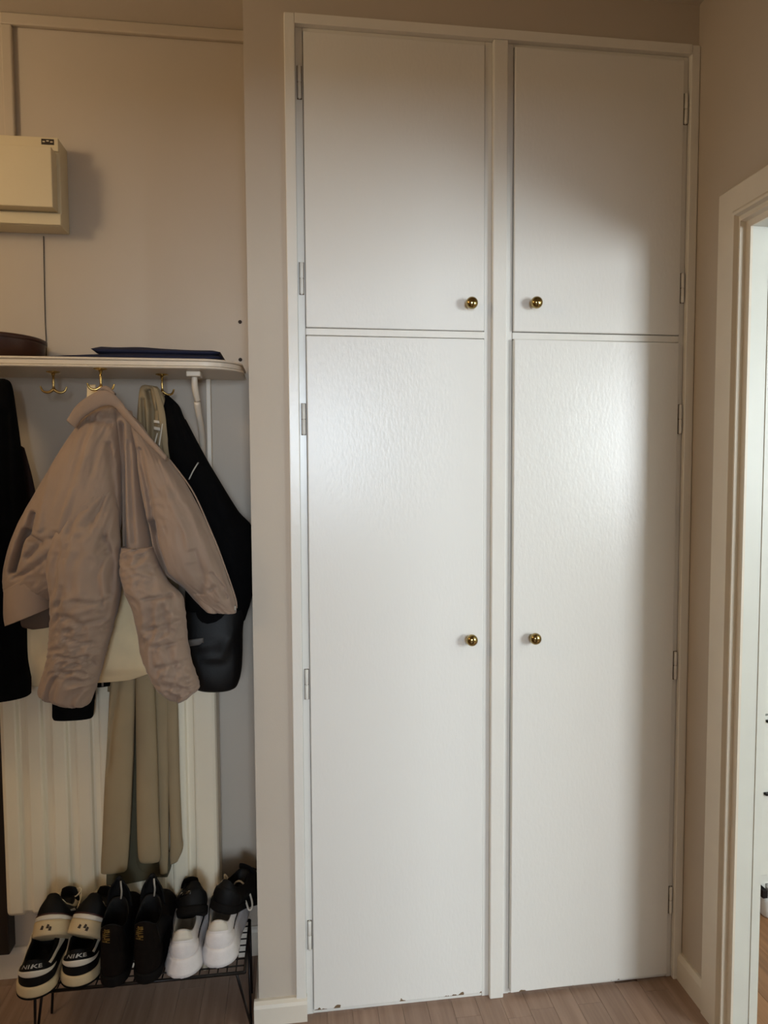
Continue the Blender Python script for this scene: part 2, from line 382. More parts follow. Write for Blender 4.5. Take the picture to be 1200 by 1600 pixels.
# hat shelf
sh = empty('coat_shelf', (-.6, YA, 1.684)); tag(sh, 'white painted hat shelf with rounded end and grooved edge above the coats', 'shelf')
def shelf_outline(ins):
    x0, x1, y0 = -1.3, -.119-ins, .05+ins; R = .085-ins*.5; P = [(x0, YA), (x0, y0)]
    for k in range(17):
        a = -math.pi/2+math.pi/2*k/16; P.append((x1-R*1.15+R*1.15*math.cos(a), y0+R*1.0+R*1.0*math.sin(a)))
    P += [(x1, YA)]
    return P
V = []; Fc = []; lay = [(1.682, .006), (1.6835, .001), (1.686, 0), (1.688, .001), (1.689, .0065), (1.690, .0035), (1.700, .0035), (1.701, .0065), (1.702, .001), (1.704, 0), (1.7065, .001), (1.708, .006)]
n = len(shelf_outline(0))
for z, i_ in lay: V += [(a, b, z) for a, b in shelf_outline(i_)]
for i in range(len(lay)-1):
    for k in range(n): Fc.append((i*n+k, i*n+(k+1) % n, (i+1)*n+(k+1) % n, (i+1)*n+k))
Fc += [tuple(range(n-1, -1, -1)), tuple(range((len(lay)-1)*n, len(lay)*n))]
keep(mesh('shelf_board', V, Fc, 'shelf_paint', smooth=False), sh)
# shelf bracket: wall post, curved arm, head block
xb = -.245
hb = onZ(303, 580, 1.682)
keep(box('bracket_block', (hb.x-.019, .085, 1.668), (hb.x+.017, .13, 1.682), 'shelf_paint', bev=.003), sh)
p1 = [onY(304, 585, .105), onY(304, 600, .108), onY(306, 614, .118), onY(309, 626, .13)]
p2 = [onY(308, 628, .13), onY(311, 648, .15), onY(314, 668, .175), onY(316, 690, .205), onY(316, 715, .235), onY(314, 735, .25)]
keep(tube('bracket_arm', spline(p1, 14), [.0085-.001*abs(i-6)/6 for i in range(14)], 'shelf_paint', n=14), sh)
keep(tube('bracket_arm', spline(p2, 20), .0085, 'shelf_paint', n=14), sh)
q = onY(322, 600, YA-.03); q2 = onY(327, 600, YA)
keep(box('wall_post', (q.x-.002, YA-.022, 1.30), (q.x+.011, YA, 1.682), 'shelf_paint', bev=.002), sh)

# brass double hooks
def coat_hook(px_, py_, rz, label):
    p = onZ(px_, py_, 1.682)
    h = empty('coat_hook', p, (0, 0, rz)); tag(h, label, 'hook', 'brass hooks under the shelf')
    V, Fc = lathe([(.0001, 0), (.0165, 0), (.0165, -.0015), (.013, -.003), (.005, -.0045), (.004, -.009)], 24)
    mesh('plate', [v for v in V], [f[::-1] for f in Fc], 'hook_brass', h)
    tube('stem', [(0, 0, -.004), (0, 0, -.02), (0, 0, -.026), (0, 0, -.034), (0, 0, -.046)], [.003, .0027, .0034, .0027, .004], 'hook_brass', h, 12)
    for s in (-1, 1):
        tube('prong', spline([(0, 0, -.044), (s*.008, 0, -.0505), (s*.017, 0, -.0525), (s*.026, 0, -.049), (s*.030, 0, -.041), (s*.031, 0, -.037)], 16), [.0042-.0022*i/15 for i in range(15)]+[.0028], 'hook_brass', h, 10)
    return p
coat_hook(83, 581, 0.1, 'empty brass double coat hook, leftmost under the shelf')
H2 = coat_hook(157, 576, .25, 'brass coat hook holding the beige padded jacket')
H3 = coat_hook(253, 585, .5, 'brass coat hook holding the black leather jacket, nearest the shelf bracket')

# things on the shelf
bo = empty('bowl', (-.735, .155, 1.708)); tag(bo, 'dark brown wooden bowl on the left of the shelf', 'bowl')
V, Fc = lathe([(.0001, 0), (.085, 0), (.096, .006), (.106, .023), (.111, .042), (.1125, .052), (.109, .053), (.106, .042), (.098, .023), (.08, .010), (.0001, .008)], 48)
o = mesh('bowl_body', V, Fc, 'bowl_wood', bo)
V, Fc = lathe([(.1125, .046), (.1145, .049), (.1145, .055), (.111, .057), (.1075, .053)], 48); mesh('rim', V, Fc, 'bowl_wood', bo)
# navy folded cloth: two folded layers
def slab(name, out, z0, thick, m, parent, amp=.004, seed=0):
    nx, ny = 46, 16; V = []; Fc = []
    (xa, xb_, ya, yb) = out
    for side in (0, 1):
        for j in range(ny+1):
            for i in range(nx+1):
                u = i/nx; v = j/ny
                e = min(1, min(u, 1-u)*nx/3.2)**.5 * min(1, min(v, 1-v)*ny/2.2)**.5
                t = thick(u) if callable(thick) else thick
                x_ = xa+(xb_-xa)*u; y_ = ya+(yb-ya)*v
                nz = noise.noise(Vector((x_*14, y_*14, seed)))*amp
                zz = z0+t*.5+(t*.5*e+(nz*e if side == 0 else 0))*(1 if side == 0 else -1)
                V.append((x_, y_, zz))
    N = (nx+1)*(ny+1)
    for j in range(ny):
        for i in range(nx):
            a = j*(nx+1)+i; Fc.append((a, a+1, a+nx+2, a+nx+1)); Fc.append((N+a, N+a+nx+1, N+a+nx+2, N+a+1))
    for i in range(nx):
        Fc.append((i, N+i, N+i+1, i+1)); a = ny*(nx+1)+i; Fc.append((a, a+1, N+a+1, N+a))
    for j in range(ny):
        a = j*(nx+1); Fc.append((a, a+nx+1, N+a+nx+1, N+a)); b = a+nx; Fc.append((b, N+b, N+b+nx+1, b+nx+1))
    return mesh(name, V, Fc, m, parent)
xa = onY(90, 556, .1).x; xb_ = onY(348, 560, .1).x
cl = empty('folded_cloth', ((xa+xb_)/2, .155, 1.708)); tag(cl, 'navy blue folded cloth lying flat on the shelf', 'cloth')
keep(slab('fold', (xa-.01, xb_, .075, .235), 1.708, lambda u: .007+.010*min(1, u*3), 'navy', None, .003, 1), cl)
keep(slab('fold', (onY(145, 550, .1).x, xb_-.004, .08, .23), 1.722, lambda u: .021-.006*u, 'navy', None, .003, 5), cl)

# ================================================================== GARMENTS
def sdist(px_, py_, poly):
    best = 1e9; at = 0
    for i in range(len(poly)-1):
        ax, ay = poly[i]; bx_, by_ = poly[i+1]; dx, dy = bx_-ax, by_-ay; L = dx*dx+dy*dy
        t = max(0, min(1, ((px_-ax)*dx+(py_-ay)*dy)/L)); d = math.hypot(px_-ax-t*dx, py_-ay-t*dy)
        if d < best: best = d; at = (i+t)/(len(poly)-1)
    return best, at
def loft(name, rows, m, parent, nr=60, ns=40, flat=2.4, wr_amp=0, wr_f=(9, 2.2), skew=0, soft=.0, soft_f=7, creases=(), seed=0, capin=.25):
    """rows: ((Lx,Ly),(Rx,Ry),Y,halfthickness) outline of the cloth in picture pixels, each at its own depth Y."""
    R = []
    for (a, b, Y, T) in rows:
        A = onY(a[0], a[1], Y); B = onY(b[0], b[1], Y); R.append([*A, *B, T])
    R = catmull(R, nr); V = []; Fc = []
    length = sum((Vector(R[i+1][:3])+Vector(R[i+1][3:6])-Vector(R[i][:3])-Vector(R[i][3:6])).length/2 for i in range(nr-1))
    s = 0
    for i in range(nr):
        A = Vector(R[i][:3]); B = Vector(R[i][3:6]); T = max(.002, R[i][6]); C = (A+B)/2; Hh = (B-A)/2; hw = Hh.length
        if i: s += (C-lastC).length
        lastC = C
        for k in range(ns):
            a = 2*math.pi*k/ns; cu = math.cos(a); sv = math.sin(a)
            u = math.copysign(abs(cu)**(2/flat), cu); v = math.copysign(abs(sv)**(2/flat), sv)
            p = C+Hh*u+Vector((0, -T*v, 0))
            front = max(0, v)
            d = 0
            if wr_amp:
                q_ = Vector((s*wr_f[0]+skew*u*hw*wr_f[0]+1.7*noise.noise(Vector((u*hw*6, s*5, seed+9))), u*hw*wr_f[1]*3, seed))
                n1 = noise.noise(q_*3.0); rid = 1-abs(n1)*2.4
                n2 = noise.noise(Vector((q_.x*6.3+u*1.3, q_.y*7, seed+5))); rid2 = 1-abs(n2)*2.4
                d += wr_amp*((rid-.45)+.5*(rid2-.45))
            if soft: d += soft*noise.noise(Vector((p.x*soft_f, p.z*soft_f, seed+3.3)))
            edge = 1-abs(u)**6
            p += Vector((Hh.x/hw*cu*.35, -sv, Hh.z/hw*cu*.35))*d*(.35+.65*edge)
            if creases and front > 0:
                ppx, ppy = pix(p)
                for poly, wpx, dep in creases:
                    dd, at = sdist(ppx, ppy, poly)
                    if dd < wpx*3: p.y += dep*math.exp(-(dd/wpx)**2)*min(1, front*1.5)*(math.sin(math.pi*min(max(at, .08), .92)) if at in (0, 1) else 1)
            V.append(p)
    for i in range(nr-1):
        for k in range(ns): Fc.append((i*ns+k, i*ns+(k+1) % ns, (i+1)*ns+(k+1) % ns, (i+1)*ns+k))
    # turned-in ends
    for row, sgn in ((0, 1), (nr-1, -1)):
        C = sum((V[row*ns+k] for k in range(ns)), Vector())/ns
        nxt = sum((V[(row+sgn*2)*ns+k] for k in range(ns)), Vector())/ns
        base = len(V); ind = (nxt-C)*capin*4
        for k in range(ns): V.append(C+(V[row*ns+k]-C)*.86+ind)
        for k in range(ns):
            q_ = (row*ns+k, row*ns+(k+1) % ns, base+(k+1) % ns, base+k)
            Fc.append(q_[::-1] if sgn > 0 else q_)
        cidx = len(V); V.append(C+ind*1.2)
        for k in range(ns):
            t_ = (base+k, base+(k+1) % ns, cidx); Fc.append(t_[::-1] if sgn > 0 else t_)
    o = mesh(name, V, Fc, m)
    if parent is not None: keep(o, parent)
    return o

# --- black long coat at the left edge
bc = empty('black_coat', onY(-30, 1085, .03)); tag(bc, 'black coat hanging at the left edge under the shelf', 'coat')
loft('body', [((-62, 596), (8, 592), .10, .015), ((-75, 604), (18, 603), .08, .03), ((-85, 660), (25, 660), .06, .05), ((-100, 730), (34, 725), .05, .06), ((-105, 820), (42, 820), .05, .07), ((-108, 950), (44, 950), .05, .07), ((-108, 1050), (47, 1050), .05, .065), ((-106, 1090), (47, 1085), .05, .06)], 'black_wool', bc, 60, 40, soft=.012, soft_f=9, creases=[([(5, 640), (12, 1085)], 6, .02)])
loft('sleeve', [((-70, 640), (-20, 630), .02, .03), ((-80, 760), (-12, 750), -.01, .045), ((-75, 900), (-8, 900), -.02, .045), ((-70, 1020), (-12, 1020), -.02, .04), ((-66, 1050), (-14, 1050), -.02, .04)], 'black_wool', bc, 40, 28, wr_amp=.006, seed=3)
bn = loft('brown_scarf', [((20, 690), (38, 700), .13, .006), ((26, 740), (50, 745), .13, .01), ((30, 790), (58, 790), .13, .012), ((30, 850), (60, 850), .13, .01)], 'brown_cloth', None, 30, 24, soft=.004)
tag(bn, 'dark brown cloth peeking out behind the black coat at the left', 'scarf')

# --- cream canvas tote on the middle hook
tb = empty('tote_bag', onY(137, 1068, .085)); tag(tb, 'cream canvas tote bag hanging behind the beige padded jacket', 'bag')
loft('bag_body', [((44, 800), (214, 800), .085, .012), ((40, 840), (222, 840), .08, .025), ((36, 930), (232, 930), .07, .035), ((35, 1000), (237, 1000), .065, .036), ((36, 1042), (240, 1034), .07, .03), ((39, 1066), (236, 1050), .08, .016), ((60, 1073), (205, 1062), .085, .008)], 'cream_canvas', tb, 60, 48, flat=3, soft=.006, soft_f=12, creases=[([(60, 990), (48, 1070)], 5, .006), ([(190, 960), (238, 1046)], 7, .008)])
for pts in ([(141, 812), (140, 700), (142, 640), (143, 601)], [(158, 812), (160, 700), (157, 640), (154, 608)]):
    loft('strap', [((x_-7, y_), (x_+7, y_), .105-.00*i, .0022) for i, (x_, y_) in enumerate(pts)], 'cream_canvas', tb, 24, 12, flat=4)

# --- black knit jacket mostly hidden behind the bag, one cuff showing below
kj = empty('black_knit_jacket', onY(115, 1124, .115)); tag(kj, 'black jacket hidden behind the tote, its cuff showing below the padded sleeve', 'jacket')
loft('body', [((110, 760), (196, 760), .125, .01), ((100, 900), (205, 900), .122, .018), ((110, 1020), (190, 1020), .122, .018), ((148, 1062), (180, 1060), .122, .012), ((152, 1073), (176, 1070), .122, .008)], 'black_wool', kj, 40, 28, soft=.005)
loft('sleeve', [((78, 900), (150, 900), .105, .018), ((80, 1000), (150, 1000), .105, .02), ((81, 1080), (149, 1080), .108, .02), ((82, 1096), (148, 1094), .108, .02)], 'black_wool', kj, 30, 28, soft=.004)
loft('cuff', [((82, 1092), (148, 1090), .108, .0215), ((82, 1108), (147, 1106), .108, .022), ((82, 1119), (146, 1117), .108, .021), ((84, 1124), (144, 1121), .108, .018)], 'black_wool', kj, 16, 28)
keep(box('buckle', onY(159, 1072, .105)+Vector((0, -.002, 0)), onY(161, 1062, .105)+Vector((.001, .0, 0)), 'steel'), kj)

# --- long khaki trench coat on the right hook
tc_ = empty('trench_coat', onY(222, 1365, .12)); tag(tc_, 'long khaki trench coat hanging in folds down to the shoes', 'coat')
loft('collar', [((226, 601), (246, 604), .135, .006), ((219, 606), (256, 618), .13, .014), ((216, 630), (260, 640), .125, .018), ((214, 665), (263, 672), .12, .02), ((214, 700), (266, 705), .115, .02), ((216, 740), (270, 745), .112, .02)], 'khaki', tc_, 70, 80, soft=.006, soft_f=16, creases=[([(230, 608), (237, 640), (235, 700)], 3.5, .03), ([(222, 622), (226, 700)], 3, .016), ([(248, 626), (250, 660)], 3, .014), ([(243, 640), (241, 720)], 2.5, .012)], seed=2)
loft('lapel', [((238, 603), (246, 606), .112, .003), ((244, 628), (256, 636), .103, .004), ((249, 660), (261, 668), .097, .004), ((254, 700), (265, 706), .093, .004), ((262, 722), (266, 724), .092, .003)], 'khaki', tc_, 30, 16)
for k, (a, b) in enumerate(((((240, 656), (253, 658)), ((240, 660.5), (253, 662.5))), (((240, 666), (252, 668.5)), ((240, 671), (252, 673.5))))):
    loft('stripe', [(a[0], a[1], .099, .0012), (b[0], b[1], .099, .0012)], 'shoe_offwhite', tc_, 6, 10)
for k in range(2):
    loft('stripe', [((252-k*7, 676), (254-k*7, 677), .093, .0012), ((243-k*3, 694), (245.5-k*3, 695), .092, .0012)] if k else [((253, 662), (255, 662), .094, .0012), ((247, 697), (249.5, 698), .090, .0012)], 'shoe_offwhite', tc_, 8, 8)
loft('body', [((200, 700), (268, 705), .14, .02), ((180, 850), (280, 850), .14, .02), ((172, 1000), (275, 1000), .138, .02), ((168, 1080), (278, 1080), .136, .012)], 'khaki', tc_, 40, 36, soft=.006)
loft('front_panel', [((176, 1030), (213, 1030), .112, .012), ((172, 1075), (212, 1075), .11, .014), ((166, 1180), (209, 1180), .106, .016), ((161, 1290), (204, 1290), .104, .017), ((158, 1350), (200, 1350), .104, .015), ((158, 1363), (196, 1361), .104, .012)], 'khaki', tc_, 50, 32, soft=.006, soft_f=10, creases=[([(184, 1060), (172, 1150), (168, 1200)], 4, .012)], seed=4)
loft('front_panel', [((212, 1030), (240, 1030), .108, .012), ((212, 1075), (242, 1075), .106, .014), ((213, 1180), (246, 1180), .102, .016), ((214, 1290), (249, 1290), .100, .016), ((216, 1335), (251, 1335), .100, .014), ((219, 1346), (249, 1345), .100, .010)], 'khaki', tc_, 50, 32, soft=.005, soft_f=10, seed=6)
loft('back_panel', [((236, 1030), (262, 1030), .126, .01), ((240, 1100), (264, 1100), .124, .012), ((245, 1220), (264, 1220), .122, .012), ((247, 1320), (264, 1320), .122, .012), ((250, 1366), (262, 1364), .122, .01)], 'khaki', tc_, 40, 24, soft=.004, seed=7)
loft('back_panel', [((254, 1030), (276, 1030), .128, .01), ((257, 1100), (278, 1100), .126, .012), ((262, 1220), (281, 1220), .124, .013), ((266, 1300), (284, 1300), .124, .013), ((265, 1335), (286, 1325), .124, .012), ((266, 1350), (278, 1345), .124, .008)], 'khaki', tc_, 40, 24, soft=.005, seed=8)
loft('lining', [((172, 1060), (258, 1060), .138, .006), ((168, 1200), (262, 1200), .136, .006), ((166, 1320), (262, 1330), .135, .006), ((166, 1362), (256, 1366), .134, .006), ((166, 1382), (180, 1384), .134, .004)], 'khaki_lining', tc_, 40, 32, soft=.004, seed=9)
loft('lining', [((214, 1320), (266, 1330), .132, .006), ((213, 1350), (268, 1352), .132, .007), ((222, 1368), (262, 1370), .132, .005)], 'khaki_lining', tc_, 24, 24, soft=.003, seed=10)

# --- black leather jacket
lj = empty('leather_jacket', onY(345, 1074, .09)); tag(lj, 'black leather jacket hanging at the right end beside the pillar', 'jacket')
loft('collar', [((253, 622), (262, 617), .15, .010), ((254, 640), (279, 633), .135, .025), ((257, 668), (287, 652), .12, .03), ((262, 700), (305, 690), .11, .032)], 'black_wool', lj, 30, 28, soft=.006, soft_f=16, creases=[([(268, 630), (290, 690)], 4, .01)])
loft('body', [((258, 660), (290, 655), .13, .03), ((262, 700), (312, 697), .115, .042), ((275, 750), (342, 750), .10, .05), ((285, 800), (372, 798), .10, .055), ((290, 840), (396, 830), .10, .06), ((290, 900), (398, 900), .10, .062), ((290, 935), (394, 932), .10, .06), ((292, 970), (383, 968), .10, .055)], 'black_wool', lj, 60, 40, soft=.007, soft_f=11, creases=[([(300, 640), (330, 760), (350, 900)], 6, .012)], seed=5)
loft('hem', [((288, 950), (386, 948), .098, .056), ((288, 985), (380, 982), .095, .058), ((290, 1020), (379, 1020), .095, .058), ((296, 1050), (377, 1050), .095, .056), ((300, 1068), (372, 1068), .095, .05), ((308, 1074), (366, 1073), .095, .042)], 'leather', lj, 40, 40, flat=3, soft=.010, soft_f=14, creases=[([(314, 1005), (328, 1028), (345, 1030), (362, 990)], 5, -.008)], seed=7)
kz = loft('strap', [((290, 1001), (290, 1011), .036, .003), ((304, 998), (304, 1009), .034, .003), ((318, 996), (318, 1007), .036, .003)], 'grey_strap', lj, 12, 12, flat=4)
loft('piping', [((309, 722), (311, 723), .045, .001), ((301, 735), (303, 736), .043, .001), ((294, 749), (296, 750), .041, .001)], 'silver_print', lj, 10, 8)

# --- beige padded jacket on the middle hook
pj = empty('padded_jacket', onY(190, 1097, -.03)); tag(pj, 'beige padded jacket with rumpled sleeves hanging from the middle hook', 'jacket')
loft('body', [((150, 622), (182, 620), .07, .012), ((130, 652), (187, 648), .045, .03), ((104, 690), (189, 690), .02, .045), ((76, 735), (190, 735), .0, .055), ((50, 780), (190, 780), -.01, .06), ((28, 822), (188, 826), -.015, .065), ((13, 862), (176, 868), -.015, .065), ((6, 900), (150, 905), -.01, .06), ((9, 928), (100, 930), -.005, .05), ((14, 940), (86, 938), .0, .045)], 'puffer', pj, 150, 128, flat=2.1, wr_amp=.0028, wr_f=(5, 6), skew=.9, soft=.008, soft_f=10, seed=11,
     creases=[([(38, 828), (29, 850), (17, 896)], 4.0, .06), ([(50, 800), (42, 838), (60, 850)], 3.5, .028), ([(64, 848), (40, 872)], 4, .014), ([(76, 866), (50, 890), (18, 905)], 3, .008), ([(95, 672), (70, 770), (60, 830)], 4, -.004), ([(168, 690), (178, 760), (182, 830)], 5, .012), ([(150, 660), (120, 760), (90, 830)], 6, -.006), ([(135, 655), (175, 662)], 4, .01), ([(75, 842), (120, 836), (172, 838)], 2.5, .005)])
loft('hem_band', [((9, 922), (78, 886), -.012, .05), ((9, 940), (81, 912), -.012, .052), ((9, 960), (84, 934), -.012, .052), ((11, 976), (85, 946), -.012, .05)], 'puffer', pj, 24, 40, wr_amp=.0012, soft=.002, capin=.05)
loft('hem_inside', [((12, 955), (86, 930), .03, .012), ((16, 974), (84, 960), .03, .012), ((50, 983), (80, 979), .03, .010)], 'shade_brown', pj, 20, 28, soft=.003)  # inner side of the hem, its shade painted in with a darker puffer tone
loft('sleeve', [((112, 735), (178, 735), -.005, .036), ((104, 770), (182, 770), -.018, .042), ((92, 806), (186, 806), -.032, .047), ((77, 850), (188, 845), -.045, .052), ((74, 890), (188, 888), -.055, .056), ((80, 930), (188, 925), -.06, .058), ((80, 975), (180, 968), -.06, .056), ((76, 1020), (166, 1018), -.06, .053), ((68, 1052), (156, 1056), -.058, .05), ((60, 1080), (147, 1082), -.056, .046), ((66, 1088), (141, 1098), -.055, .042), ((90, 1097), (134, 1101), -.054, .03)], 'puffer', pj, 150, 72, flat=2.3, wr_amp=.009, wr_f=(9, 3.5), skew=.25, soft=.008, soft_f=8, seed=21,
     creases=[([(95, 962), (125, 976), (164, 968)], 3, .009), ([(100, 998), (130, 1008), (160, 1006)], 3, .009), ([(90, 1052), (120, 1050), (148, 1058)], 3, .007), ([(160, 838), (176, 880), (172, 930)], 6, .014), ([(110, 940), (150, 945), (172, 935)], 3, .008), ([(85, 1025), (110, 1032), (135, 1028)], 3, .008), ([(165, 860), (150, 900), (158, 950)], 4, .010), ([(140, 1036), (158, 1046)], 3, .009)])
loft('placket', [((180, 640), (206, 642), .045, .022), ((186, 690), (214, 692), .015, .035), ((189, 740), (222, 742), .003, .042), ((191, 800), (230, 800), -.002, .045), ((192, 850), (238, 848), -.006, .045), ((194, 884), (240, 872), -.006, .04)], 'puffer', pj, 80, 64, flat=2.0, soft=.008, soft_f=13, seed=12, creases=[([(200, 690), (204, 780), (208, 850)], 4, .009), ([(188, 660), (190, 760), (191, 880)], 4, .03)])
loft('body', [((196, 640), (222, 664), .06, .012), ((204, 664), (238, 688), .035, .03), ((212, 700), (262, 716), .01, .045), ((218, 745), (288, 752), -.01, .055), ((226, 790), (312, 795), -.02, .06), ((234, 830), (331, 835), -.025, .064), ((242, 868), (345, 872), -.025, .064), ((254, 895), (356, 905), -.02, .06), ((286, 918), (365, 930), -.012, .05), ((303, 936), (369, 948), -.005, .042), ((318, 951), (369, 957), .0, .034)], 'puffer', pj, 140, 110, flat=2.1, wr_amp=.0028, wr_f=(6, 5), skew=-.8, soft=.008, soft_f=10, seed=31,
     creases=[([(216, 700), (232, 780), (240, 835)], 4, .018), ([(234, 815), (241, 852), (256, 900), (285, 925)], 4.5, .05), ([(250, 720), (300, 800), (330, 880), (345, 940)], 6, -.006), ([(330, 895), (345, 915), (352, 920)], 3, .010), ([(325, 925), (340, 915), (355, 935)], 3, .009), ([(300, 860), (315, 900), (312, 930)], 7, .010), ([(258, 760), (290, 830), (300, 880)], 8, -.006)])
loft('hem_band', [((304, 930), (336, 918), -.012, .036), ((312, 944), (340, 938), -.01, .036), ((322, 953), (342, 956), -.008, .034)], 'puffer', pj, 16, 28, soft=.003)
loft('sleeve', [((190, 855), (238, 855), -.05, .03), ((188, 884), (246, 876), -.055, .045), ((194, 920), (262, 908), -.06, .05), ((207, 950), (286, 934), -.062, .052), ((215, 985), (291, 968), -.062, .052), ((219, 1018), (294, 1005), -.06, .05), ((232, 1050), (302, 1040), -.058, .047), ((248, 1078), (311, 1066), -.055, .043), ((266, 1092), (311, 1076), -.054, .036), ((278, 1096), (304, 1082), -.053, .026)], 'puffer', pj, 150, 72, flat=2.3, wr_amp=.009, wr_f=(10, 3.5), skew=-.3, soft=.008, soft_f=9, seed=41,
     creases=[([(222, 938), (250, 934), (270, 930)], 3, .010), ([(228, 985), (262, 978), (288, 968)], 3, .008), ([(235, 1012), (262, 1010), (290, 1000)], 3, .008), ([(245, 1045), (270, 1040), (296, 1030)], 3, .008)])
cb = [((104, 657), (118, 669)), ((119, 634), (128, 655)), ((138, 619), (146, 642)), ((158, 610), (164, 634)), ((174, 613), (178, 636)), ((188, 626), (188, 646)), ((206, 649), (204, 664)), ((232, 680), (229, 691)), ((262, 714), (259, 721))]
yy = [.0, -.005, -.01, -.012, -.012, -.012, -.022, -.036, -.05]
loft('collar', [(b, a, y_, .0065) for (a, b), y_ in zip(cb, yy)], 'puffer', pj, 70, 28, soft=.004, soft_f=18, seed=51)
loft('hanger_loop', [((150, 618), (152, 612), .07, .006), ((158, 611), (159, 604), .072, .007), ((168, 612), (170, 604), .072, .007), ((177, 622), (181, 615), .065, .007)], 'puffer', pj, 20, 16)
loft('zip', [((262, 716), (264, 715), -.035, .003), ((300, 768), (302, 767), -.06, .003), ((331, 836), (333, 835), -.065, .003), ((346, 874), (348, 873), -.06, .003), ((366, 932), (368, 931), -.045, .003), ((369, 950), (371, 950), -.035, .003)], 'puffer', pj, 40, 8)
loft('zip_pull', [((366, 946), (368.5, 946), -.05, .002), ((366, 954), (368.5, 954), -.05, .002)], 'silver_print', pj, 6, 8)

# ================================================================== SHOE RACK AND SHOES
RZ = .19; RF = -.075; RB = .125; RX0, RX1 = -.635, -.125
rk = empty('shoe_rack', (-.41, .02, 0)); tag(rk, 'low black wire shoe rack standing under the coats', 'rack')
def kt(name, pts, r): return keep(tube(name, pts, r, 'wire_black', n=8), rk)
kt('rail', [(RX0, RF, RZ), (RX1, RF, RZ)], .004); kt('rail', [(RX0, RB, RZ), (RX1, RB, RZ)], .004)
kt('rail', [(RX0, RF, RZ), (RX0, RB, RZ)], .004); kt('rail', [(RX1, RF, RZ), (RX1, RB, RZ)], .004)
wx = None
for i in range(1, 23):
    X = RX0+(RX1-RX0)*i/23
    if wx is None: wx = kt('wire', [(0, RF, RZ-.003), (0, RB, RZ-.003)], .0018); wxd = wx; wx.location = (X, 0, 0); x_first = X
    else:
        o = wxd.copy(); COL.objects.link(o); o.location = (X, 0, 0)
wl = None
for i in range(1, 8):
    Y = RF+(RB-RF)*i/8
    if wl is None: wl = kt('wire', [(RX0, 0, RZ), (RX1, 0, RZ)], .0018); wl.location = (0, Y, 0)
    else: o = wl.copy(); COL.objects.link(o); o.location = (0, Y, 0)
for X in (RX0, RX1):
    s = 1 if X == RX1 else -1
    kt('leg', [(X-.02*s, RF, RZ), (X+.008*s, -.012, .004)], .0034); kt('leg', [(X, .06, RZ), (X+.008*s, -.004, .004)], .0034); kt('leg', [(X+.008*s, -.014, .004), (X+.008*s, -.002, .004)], .004)
    kt('leg', [(X-.0*s, RB, RZ), (X+.004*s, RB-.03, .004)], .0034)

